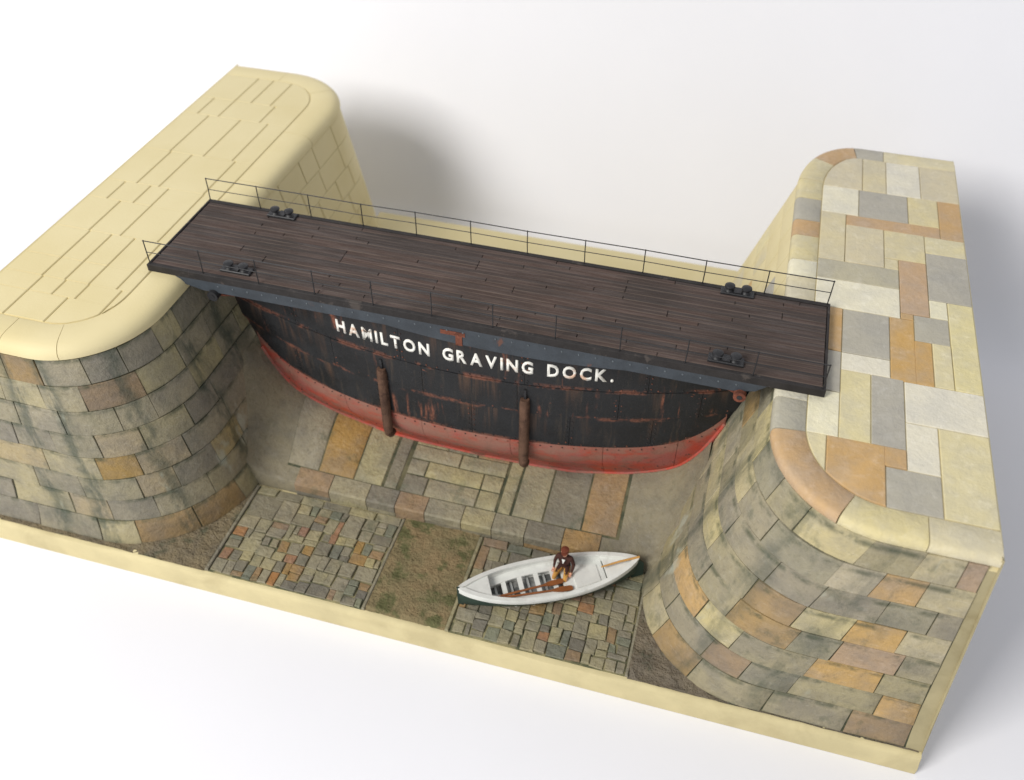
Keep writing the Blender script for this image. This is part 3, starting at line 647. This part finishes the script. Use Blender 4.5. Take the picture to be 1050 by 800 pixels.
# rivets along seams
rv = MB()
def rivet(x, z):
    if z <= zk(x) + .15: return
    y = hy(x, z); n = Vector((-(hy(x - .1, z) - hy(x + .1, z)) / .2 * -1, -1, (hy(x, z + .1) - hy(x, z - .1)) / .2)); rv.dome((x, y - .075, z), n, .05)
for r in range(3):
    x = XC - 15
    while x < XC + 15:
        rivet(x, ROWS[r](x) + .16); 
        if r == 0 and zk(x) < ROWS[0](x) - .6: rivet(x + .2, ROWS[r](x) - .18)
        x += .62
x = XC - 13
while x < XC + 13: rivet(x, zk(x) + .5 + .3); x += .8
for r in range(3):
    for q in px_[r][1:-1]:
        z = ROWS[r](q) + .3
        while z < ROWS[r + 1](q) - .2: rivet(q - .15, z); rivet(q + .15, z); z += .42
o = rv.mk('hull_rivets', M['rivet'], hull); o['kind'] = 'stuff'
MB().box(-25.2, 7.40 - .015, 15.55, -24.85, 7.40 + .2, 16.25).box(-26.0, 7.40 - .01, 16.15, -24.7, 7.40 + .1, 16.4).mk('rusty_bracket', M['rust'], gate)
# fender posts standing against the shell
for fx in (-30.05, -21.75):
    pts = []; 
    for t in range(13):
        z = lerp(11.75, 6.95, t / 12); pts.append((fx, hy(fx, 9) - .24, z))
    pts += [(fx, hy(fx, 9) - .18, 6.65), (fx, hy(fx, 9) + .02, 6.35), (fx, hy(fx, 9) + .35, 6.2)]
    MB().tube(pts, [.25] + [.29] * 12 + [.29, .27, .22], 12).mk('fender_post', M['fender'], gate)
    y = hy(fx, 11.3); mb = MB(); mb.box(fx - .07, y - .2, 11.6, fx + .07, y, 12.4); mb.mk('fender_strap', M['black'], gate)
# deck
DX0, DX1, DY0, DY1, DZ = -42.48, -7.22, 7.40, 14.15, 17.04
deck = MB().box(DX0 + .1, DY0 + .1, ZT + .06, DX1 - .1, DY1 - .1, DZ - .13).mk('deck', M['deck_dark'], gate)
rng = random.Random(21); nr = 22; w = (DY1 - DY0 - .56) / nr
for r in range(nr):
    y0 = DY0 + .28 + r * w; x = DX0 + .16
    while x < DX1 - .2:
        ln = rng.choice((6.4, 8.0, 9.6, 11.2)); e = min(x + (ln if x > DX0 + .2 else rng.choice((4.0, 5.6, 7.2, 9.6))), DX1 - .14)
        if DX1 - .14 - e < 1.2: e = DX1 - .14
        h = rng.uniform(-.012, .016); b = MB().bbox(x + .014, y0 + .012, DZ - .15, e - .014, y0 + w - .012, DZ + h, .022)
        uv = [((v[0] - x) / (e - x), (v[1] - y0) / w) for v in b.v]; mk('plank', b.v, b.f, M['plank'], deck, 30, uv); x = e
for (a, b, c, d) in ((DX0, DY0, DX1, DY0 + .25), (DX0, DY1 - .25, DX1, DY1), (DX0, DY0 + .26, DX0 + .13, DY1 - .26), (DX1 - .12, DY0 + .26, DX1, DY1 - .26)):
    MB().bbox(a, b, ZT + .02, c, d, DZ + .035, .03).mk('deck_edge', M['deck_dark'], deck)
# fascia girder with rivets, haunched ends
for y0, y1 in ((DY0 + .02, DY0 + .2), (DY1 - .2, DY1 - .02)):
    pf = [(-40.9, ZT + .015), (-40.45, 16.2), (-39.4, 15.98), (-29.5, 15.98)] + [(lerp(-29, -16.5, k / 20), 15.98 - .42 * (1 - abs(k / 10 - 1) ** 2)) for k in range(21)] + [(-11.4, 15.98), (-10.3, 16.2), (-9.8, ZT + .015)]
    vs = [(x, y0, z) for x, z in pf] + [(x, y1, z) for x, z in pf]; n = len(pf)
    o = mk('fascia_girder', vs, [tuple(range(n)), tuple(reversed(range(n, 2 * n)))] + [(i, n + i, n + (i + 1) % n, (i + 1) % n) for i in range(n)], M['steel'], gate, 20); bmf(o)
    if y0 < 10:
        rv = MB(); x = -38.4
        while x < -11: rv.dome((x, y0 - .005, 16.42), (0, -1, .1), .06); x += .85
        q = rv.mk('fascia_rivets', M['rivet_grey'], o); q['kind'] = 'stuff'
MB().box(DX0 + .05, DY0 + .22, ZT + .005, DX0 + 2.4, DY1 - .22, ZT + .055).mk('bearing_plate', M['black'], gate)
MB().box(DX1 - 2.4, DY0 + .22, ZT + .005, DX1 - .05, DY1 - .22, ZT + .055).mk('bearing_plate', M['black'], gate)
# deck cross beams seen under the overhang
for i in range(9):
    x = -37 + i * 3.0; MB().box(x - .12, DY0 + .21, 15.98, x + .12, DY1 - .21, ZT + .05).mk('cross_beam', M['black'], gate)
# roller fairleads and stays below the deck ends
for sx, x in ((1, -38.75), (-1, -10.95)):
    mb = MB(); mb.tube([(x, DY0 - .22, 15.85), (x, DY0 + .2, 15.85)], .3, 14); o = mb.mk('roller', M['rust'] if sx < 0 else M['black'], gate)
    MB().tube([(x, DY0 - .25, 15.85), (x, DY0 - .2, 15.85)], .13, 10).mk('roller_pin', M['black'], o)
    MB().tube([(x, DY0 + .1, 15.8), (x + sx * 2.2, hy(x + sx * 2.6, 14.6) - .02, 14.6)], .1, 6).mk('stay_bar', M['rust'], gate)
# bitts
def bitts(x, y):
    e = MB().bbox(-.85 + x, y - .3, DZ + .01, .85 + x, y + .3, DZ + .13, .04).mk('bitts', M['black'], gate)
    for s in (-1, 1):
        MB().lathe((x + s * .43, y, DZ + .1), [(.26, 0), (.22, .06), (.17, .12), (.16, .17), (.25, .22), (.28, .28), (.26, .34), (.16, .39), (.02, .4)], 14).mk('bollard', M['black'], e)
    MB().box(x - .2, y - .24, DZ + .12, x + .2, y + .24, DZ + .2).mk('cleat', M['black'], e)
for bx_, by_ in ((-37.6, 13.72), (-37.6, 8.25), (-11.9, 13.72), (-11.9, 8.25)): bitts(bx_, by_)
# railings
RH = 1.47
def railing(y, label):
    me = None; xs = [DX0 + .15 + i * (DX1 - DX0 - .3) / 11 for i in range(12)]
    top = MB(); ry = random.Random(int(y * 10)); P0 = [(x, y + ry.uniform(-.02, .02), DZ + RH + ry.uniform(-.03, .03)) for x in xs]
    r = top.tube([(x, yy, z) for x, yy, z in P0], .028, 6).mk('railing', M['black'], gate); r['label'] = label
    MB().tube([(x, yy, DZ + RH * .52 + (z - DZ - RH)) for x, yy, z in P0], .022, 6).mk('rail', M['black'], r)
    for i, (x, yy, z) in enumerate(P0):
        MB().tube([(x + ry.uniform(-.03, .03), y, DZ - .05), (x, yy, DZ + RH * .5), (x, yy, z + .02)], .03, 6).mk('post', M['black'], r)
        MB().lathe((x, yy, z - .03), [(.035, 0), (.05, .03), (.03, .07)], 6).mk('finial', M['black'], r)
railing(DY1 - .12, 'thin black railing along the far deck edge'); railing(DY0 + .12, 'thin black railing along the near deck edge')
# lettering
def lettering():
    txt = 'HAMILTON GRAVING DOCK.'; dg = bpy.context.evaluated_depsgraph_get(); items = []; adv = 0
    for ch in txt:
        if ch == ' ': adv += .62; continue
        cu = bpy.data.curves.new('glyph', 'FONT'); cu.body = ch; cu.size = 1.0; cu.offset = .028; cu.extrude = 0; cu.resolution_u = 3
        o = bpy.data.objects.new('glyph', cu); col.objects.link(o); dg.update(); bpy.context.view_layer.update(); dg = bpy.context.evaluated_depsgraph_get()
        me = bpy.data.meshes.new_from_object(o.evaluated_get(dg)); col.objects.unlink(o); bpy.data.objects.remove(o)
        xs = [v.co.x for v in me.vertices]; x0, x1 = min(xs), max(xs)
        items.append((ch, me, adv - x0, x0)); adv += (x1 - x0) + .215
    X0, X1 = -32.6, -17.2; k = (X1 - X0) / (adv - .215); hgt = .86 / .73
    for ch, me, off, _ in items:
        bm = bmesh.new(); bm.from_mesh(me)
        r = bmesh.ops.extrude_face_region(bm, geom=bm.faces[:]); top = [g for g in r['geom'] if isinstance(g, bmesh.types.BMVert)]
        tops = set(top)
        for v in bm.verts:
            X = X0 + (v.co.x + off) * k; Z = 13.6 + v.co.y * hgt; y = hy(X, Z) - .05 - (.045 if v in tops else -.03); v.co = Vector(W(X, y, Z))
        bmesh.ops.recalc_face_normals(bm, faces=bm.faces); bm.to_mesh(me); bm.free(); me.materials.clear(); me.materials.append(M['letter'])
        o = bpy.data.objects.new('letter', me); col.objects.link(o); par(o, hull)
lettering()
# ---------------------------------------------------------------- rowing boat (local frame: x along the boat, in cm)
BL, BB = 5.15, 1.40
boat = empty('rowing_boat', W(-18.85, 3.55, H0 + .22), 'small white rowing boat with dark green bottom lying on the paving', 'boat')
boat.rotation_euler = (math.radians(-3), 0, math.radians(27.3)); boat.scale = (1, 1, 1)
def lm(name, vs, fs, mat, parent, smooth=40):
    o = mk(name, [(v[0] * SC, v[1] * SC, v[2] * SC) for v in vs], fs, mat, None, smooth, raw=True); bmf(o); o.parent = parent; return o
def bw(t): return BB * (1 - abs(t) ** 2.3) ** .85
def bs(t): return 1.22 + .42 * abs(t) ** 2.2       # sheer
def sect(t, q, off=0.0):
    # q: 0 keel .. 1 gunwale, returns half breadth and height
    b = max(bw(t) - off, .0); zk_ = .05 + .25 * abs(t) ** 6 + off; a = q * math.pi / 2
    return b * (math.sin(a) ** .75), zk_ + (bs(t) - zk_) * (1 - math.cos(a)) ** .9
NT_ = 36
def shell(name, q0, q1, off, mat, parent, nq=6):
    vs = []; fs = []
    for i in range(NT_ + 1):
        t = -1 + 2 * i / NT_; t = math.copysign(abs(t) ** .9, t)
        for s in (-1, 1):
            for j in range(nq + 1):
                b, z = sect(t, lerp(q0, q1, j / nq), off); vs.append((t * (BL - off * 1.2), s * (b + .012), z))
    m_ = 2 * (nq + 1)
    for i in range(NT_):
        for s in (0, 1):
            for j in range(nq): a = i * m_ + s * (nq + 1) + j; fs.append((a, a + m_, a + m_ + 1, a + 1))
    return lm(name, vs, fs, mat, parent, 50)
hullb = shell('boat_hull', 0, .80, 0, M['green'], boat, 8)
shell('top_strake', .80, 1.0, -.012, M['white'], boat, 4)
shell('lining', 0.02, 1.0, .11, M['white'], boat, 8)
vs = []; fs = []
for i in range(NT_ + 1):
    t = -1 + 2 * i / NT_; t = math.copysign(abs(t) ** .9, t)
    for s in (-1, 1):
        z = bs(t); bo = bw(t) + .06; bi = max(bw(t) - .17, 0.0); vs += [(t * (BL + .03), s * bo, z - .08), (t * (BL + .03), s * bo, z + .05), (t * (BL - .12), s * bi, z + .05), (t * (BL - .12), s * bi, z - .08)]
for i in range(NT_):
    for s in (0, 1):
        for j in range(4): a = i * 8 + s * 4; fs.append((a + j, a + (j + 1) % 4, a + 8 + (j + 1) % 4, a + 8 + j))
lm('gunwale', vs, fs, M['white'], boat)
def flat(name, t0, t1, z0, z1, inset, mat, parent, n=8, crown=0.0):
    vs = []; fs = []
    for i in range(n + 1):
        t = lerp(t0, t1, i / n); b = max(bw(t) - inset, .0)
        for y, k in ((-b, 0), (0, 1), (b, 0)): vs += [(t * BL, y, (z0(t) if callable(z0) else z0) + crown * k), (t * BL, y, (z1(t) if callable(z1) else z1) + crown * k)]
    for i in range(n):
        a = i * 6
        for p, q in ((1, 3), (3, 5)): fs.append((a + p, a + q, a + 6 + q, a + 6 + p)); fs.append((a + q - 1, a + p - 1, a + 6 + p - 1, a + 6 + q - 1))
        fs += [(a, a + 1, a + 7, a + 6), (a + 5, a + 4, a + 10, a + 11)]
    fs += [(0, 2, 3, 1), (2, 4, 5, 3), (n * 6, n * 6 + 1, n * 6 + 3, n * 6 + 2), (n * 6 + 2, n * 6 + 3, n * 6 + 5, n * 6 + 4)]
    return lm(name, vs, fs, mat, parent, 30)
flat('fore_deck', -.985, -.66, lambda t: bs(t) - .16, lambda t: bs(t) - .05, .1, M['white'], boat, 10, .04)
flat('bottom_boards', -.66, .36, .34, .40, .42, M['grimy'], boat, 10)
for t in (-.50, -.315, -.13, .055): flat('thwart', t - .026, t + .026, .80, .88, .2, M['white'], boat, 2)
for t in (-.585, -.41, -.22, -.035): flat('frame_rib', t - .012, t + .012, .40, .5, .3, M['white'], boat, 2)
for s in (-1, 1):
    vs = []; fs = []
    for i in range(13):
        t = lerp(-.66, .2, i / 12); b = bw(t) - .17; y0, y1 = s * b, s * (b - .52); vs += [(t * BL, y0, .92), (t * BL, y1, .92), (t * BL, y1, .84), (t * BL, y0, .84)]
    for i in range(12):
        for j in range(4): a = 4 * i + j; b = 4 * i + (j + 1) % 4; fs.append((a, b, b + 4, a + 4))
    fs += [(0, 1, 2, 3), (48, 49, 50, 51)]; lm('side_bench', vs, fs, M['white'], boat)
flat('aft_bench', .14, .62, .82, .92, .16, M['white'], boat, 8)
flat('aft_panel', .27, .55, .92, .97, .52, M['white'], boat, 6)
flat('aft_deck', .62, .975, lambda t: bs(t) - .24, lambda t: bs(t) - .1, .1, M['white'], boat, 10)
lm('keel', [(-4.9, -.06, .24), (4.9, -.06, .24), (4.9, .06, .24), (-4.9, .06, .24), (-4.3, -.06, -.1), (4.3, -.06, -.1), (4.3, .06, -.1), (-4.3, .06, -.1)], [(0, 1, 2, 3), (4, 5, 6, 7), (0, 1, 5, 4), (1, 2, 6, 5), (2, 3, 7, 6), (3, 0, 4, 7)], M['green'], boat)
lm('rudder', [(4.85, -.05, .0), (5.55, -.05, .1), (5.5, -.05, 1.15), (5.1, -.05, 1.55), (4.85, .05, .0), (5.55, .05, .1), (5.5, .05, 1.15), (5.1, .05, 1.55)], [(0, 1, 2, 3), (4, 5, 6, 7), (0, 1, 5, 4), (1, 2, 6, 5), (2, 3, 7, 6), (3, 0, 4, 7)], M['green'], boat)
lm('stem_post', [(-5.22, -.05, .35), (-4.9, -.05, .1), (-4.95, -.05, 1.65), (-5.25, -.05, 1.72), (-5.22, .05, .35), (-4.9, .05, .1), (-4.95, .05, 1.65), (-5.25, .05, 1.72)], [(0, 1, 2, 3), (4, 5, 6, 7), (0, 1, 5, 4), (1, 2, 6, 5), (2, 3, 7, 6), (3, 0, 4, 7)], M['green'], boat)
mb = MB(); mb.tube([(5.2, 0, 1.72), (4.0, -.05, 1.66), (2.95, -.12, 1.55)], [.07, .06, .05], 8); lm('tiller', mb.v, mb.f, M['ochre_wood'], boat)
BM = Matrix.Translation(Vector(W(-18.85, 3.55, H0 + .22))) @ boat.rotation_euler.to_matrix().to_4x4()
def oar(p0, p1, label):
    # shaft from p0 (handle) to p1 (blade tip), boat frame
    a, b = Vector(p0), Vector(p1); d = (b - a); L = d.length; d.normalize(); s = Vector((0, 0, 1)).cross(d).normalized(); u = d.cross(s)
    e = bpy.data.objects.new('oar', None); col.objects.link(e); e.empty_display_size = .05; e['label'] = label; e['category'] = 'oar'; e['group'] = 'oars in the rowing boat'
    e.matrix_world = BM @ Matrix.Translation(a * SC); inv = -a
    mb = MB(); mb.tube([a + inv, a + d * .35 + inv, a + d * .4 + inv, b - d * 1.0 + inv], [.05, .05, .065, .06], 8); lm('shaft', mb.v, mb.f, M['oar'], e)
    vs = []; fs = []; pr = [(0, .06), (.25, .13), (.5, .17), (1.0, .165), (1.15, .11)]
    for t, w_ in pr:
        c = b - d * (1.15 - t) + inv
        for q in (-1, 1): vs += [tuple(c + s * q * w_ - u * .03), tuple(c + s * q * w_ + u * .03)]
    for i in range(len(pr) - 1):
        a_ = i * 4; fs += [(a_ + 1, a_ + 3, a_ + 7, a_ + 5), (a_, a_ + 4, a_ + 6, a_ + 2), (a_, a_ + 1, a_ + 5, a_ + 4), (a_ + 2, a_ + 6, a_ + 7, a_ + 3)]
    fs += [(0, 2, 3, 1), (16, 17, 19, 18)]; lm('blade', vs, fs, M['oar'], e)
oar((-3.2, -.55, 1.0), (.75, -.2, 1.02), 'brown oar whose blade lies at the seated man\'s feet')
oar((-3.3, -.72, 1.12), (1.15, -.78, 1.0), 'brown oar lying nearest the boat\'s near side')
# ---------------------------------------------------------------- seated person (metres at full size, 1.75 m tall), then scaled
def person():
    e = empty('person', (0, 0, 0), 'seated figure in dark brown jacket, tan trousers and red-brown cap in the rowing boat', 'person')
    K = 1.92 * SC
    J = {}; V = []; R_ = []; E = []
    def v(p, r): V.append(p); R_.append(r); return len(V) - 1
    def ed(a, b): E.append((a, b))
    # facing -y, seat at z = 0
    pel = v((0, 0, .10), .15); wa = v((0, -.02, .27), .145); ch = v((0, -.04, .45), .17); nk0 = v((0, -.03, .58), .085); nk = v((0, -.06, .66), .06); hd = v((0, -.08, .74), .085); ht = v((0, -.085, .84), .095)
    for a, b in ((pel, wa), (wa, ch), (ch, nk0), (nk0, nk), (nk, hd), (hd, ht)): ed(a, b)
    for s in (-1, 1):
        sh = v((s * .20, -.03, .53), .075); el = v((s * .29, -.04, .28), .055); wr = v((s * .275, -.17, .09), .036)
        ed(ch, sh); ed(sh, el); ed(el, wr)
        hp = v((s * .10, -.03, .07), .105); kn = v((s * .17, -.44, .05), .075); an = v((s * .17, -.47, -.36), .05); to = v((s * .19, -.62, -.40), .042)
        ed(pel, hp); ed(hp, kn); ed(kn, an); ed(an, to)
    me = bpy.data.meshes.new('body'); me.from_pydata(V, E, []); o = bpy.data.objects.new('tmp', me); col.objects.link(o)
    sk = o.modifiers.new('s', 'SKIN'); sk.use_smooth_shade = True
    for i, r in enumerate(R_): me.skin_vertices[0].data[i].radius = (r, r * (.8 if i in (1, 2) else 1)); 
    me.skin_vertices[0].data[0].use_root = True
    ss = o.modifiers.new('u', 'SUBSURF'); ss.levels = 2; ss.render_levels = 2
    bpy.context.view_layer.update(); dg = bpy.context.evaluated_depsgraph_get(); ev = o.evaluated_get(dg)
    nm = bpy.data.meshes.new_from_object(ev); bpy.data.objects.remove(o)
    bm = bmesh.new(); bm.from_mesh(nm)
    def capsule(pts, rads):
        mb = MB(); mb.tube(pts, rads, 6); vv = [bm.verts.new(p) for p in mb.v]
        for f in mb.f:
            try: bm.faces.new([vv[k] for k in f])
            except ValueError: pass
    for s in (-1, 1):           # palm and five fingers resting on the knee
        w0 = Vector((s * .275, -.165, .09)); capsule([w0, w0 + Vector((-s * .01, -.05, -.005)), w0 + Vector((-s * .01, -.10, -.012))], [.034, .042, .036])
        for k in range(4):
            b = w0 + Vector(((k - 1.5) * .021 - s * .01, -.10, -.012)); ln = (.055, .07, .075, .06)[k if s > 0 else 3 - k]
            capsule([b, b + Vector((0, -ln * .6, -.008)), b + Vector((0, -ln * .9, -.04))], [.0105, .0095, .007])
        b = w0 + Vector((-s * .045, -.045, 0)); capsule([b, b + Vector((-s * .02, -.04, -.01)), b + Vector((-s * .015, -.075, -.025))], [.013, .011, .008])
    capsule([(0, -.165, .80), (0, -.195, .775), (0, -.185, .755)], [.012, .018, .012])       # nose
    for s in (-1, 1): capsule([(s * .092, -.08, .80), (s * .104, -.075, .785), (s * .094, -.08, .76)], [.014, .018, .012])
    mats = [M['jacket'], M['trousers'], M['skin'], M['boot'], M['hair']]
    for x in mats: nm.materials.append(x)
    bm.normal_update()
    for f in bm.faces:
        c = f.calc_center_median(); i = 0
        if c.z > .635: i = 2
        elif c.z < -.31: i = 3
        elif c.z < .135 and not (abs(c.x) > .16 and c.z > .12) and (c.y > -.3 or c.z < .125): i = 1
        if abs(c.x) > .215 and c.z < .3: i = 0 if c.z > .115 else 2
        f.material_index = i; f.smooth = True
    bm.to_mesh(nm); bm.free()
    body = bpy.data.objects.new('body', nm); col.objects.link(body); nm.transform(Matrix.Scale(K, 4)); body.parent = e
    def sub(name, mb, mat):
        o = mk(name, [tuple(Vector(p) * K) for p in mb.v], mb.f, mat, None, 50, raw=True); o.parent = e
    mb = MB(); mb.lathe((0, -.07, .815), [(.10, .015), (.105, .04), (.118, .07), (.122, .095), (.115, .13), (.06, .15), (.01, .155)], 16); sub('cap', mb, M['cap'])
    vs = []; mb = MB(); mb.v = [(.09 * math.cos(a), -.13 + .10 * math.sin(a), .835 - .02 * abs(math.sin(a))) for a in [math.pi + math.pi * k / 8 for k in range(9)]]; mb.v += [(x, y, z + .014) for x, y, z in mb.v]
    mb.f = [tuple(range(9)), tuple(range(17, 8, -1))] + [(k, k + 1, k + 10, k + 9) for k in range(8)]; sub('cap_peak', mb, M['cap'])
    mb = MB(); mb.lathe((0, -.062, .735), [(.09, 0), (.103, .04), (.106, .08)], 14); mb.v = [(x, max(y, -.07), z) for x, y, z in mb.v]; sub('hair', mb, M['hair'])
    for s in (-1, 1):
        mb = MB(); mb.dome((s * .034, -.172, .80), (0, -1, 0), .011); sub('eye', mb, M['hair'])
    mb = MB(); mb.tube([(-.025, -.163, .735), (.025, -.163, .735)], .006, 6); sub('mouth', mb, M['cap'])
    mb = MB(); mb.v = [(-.05, -.175, .56), (.05, -.175, .56), (0, -.215, .40), (-.05, -.16, .56), (.05, -.16, .56), (0, -.2, .40)]; mb.f = [(0, 1, 2), (5, 4, 3), (0, 2, 5, 3), (2, 1, 4, 5), (1, 0, 3, 4)]; sub('shirt_front', mb, M['white'])
    p = BM @ (Vector((1.05, .72, 1.02)) * SC); e.location = p; e.rotation_euler = (0, 0, math.radians(-6)); return e
person()
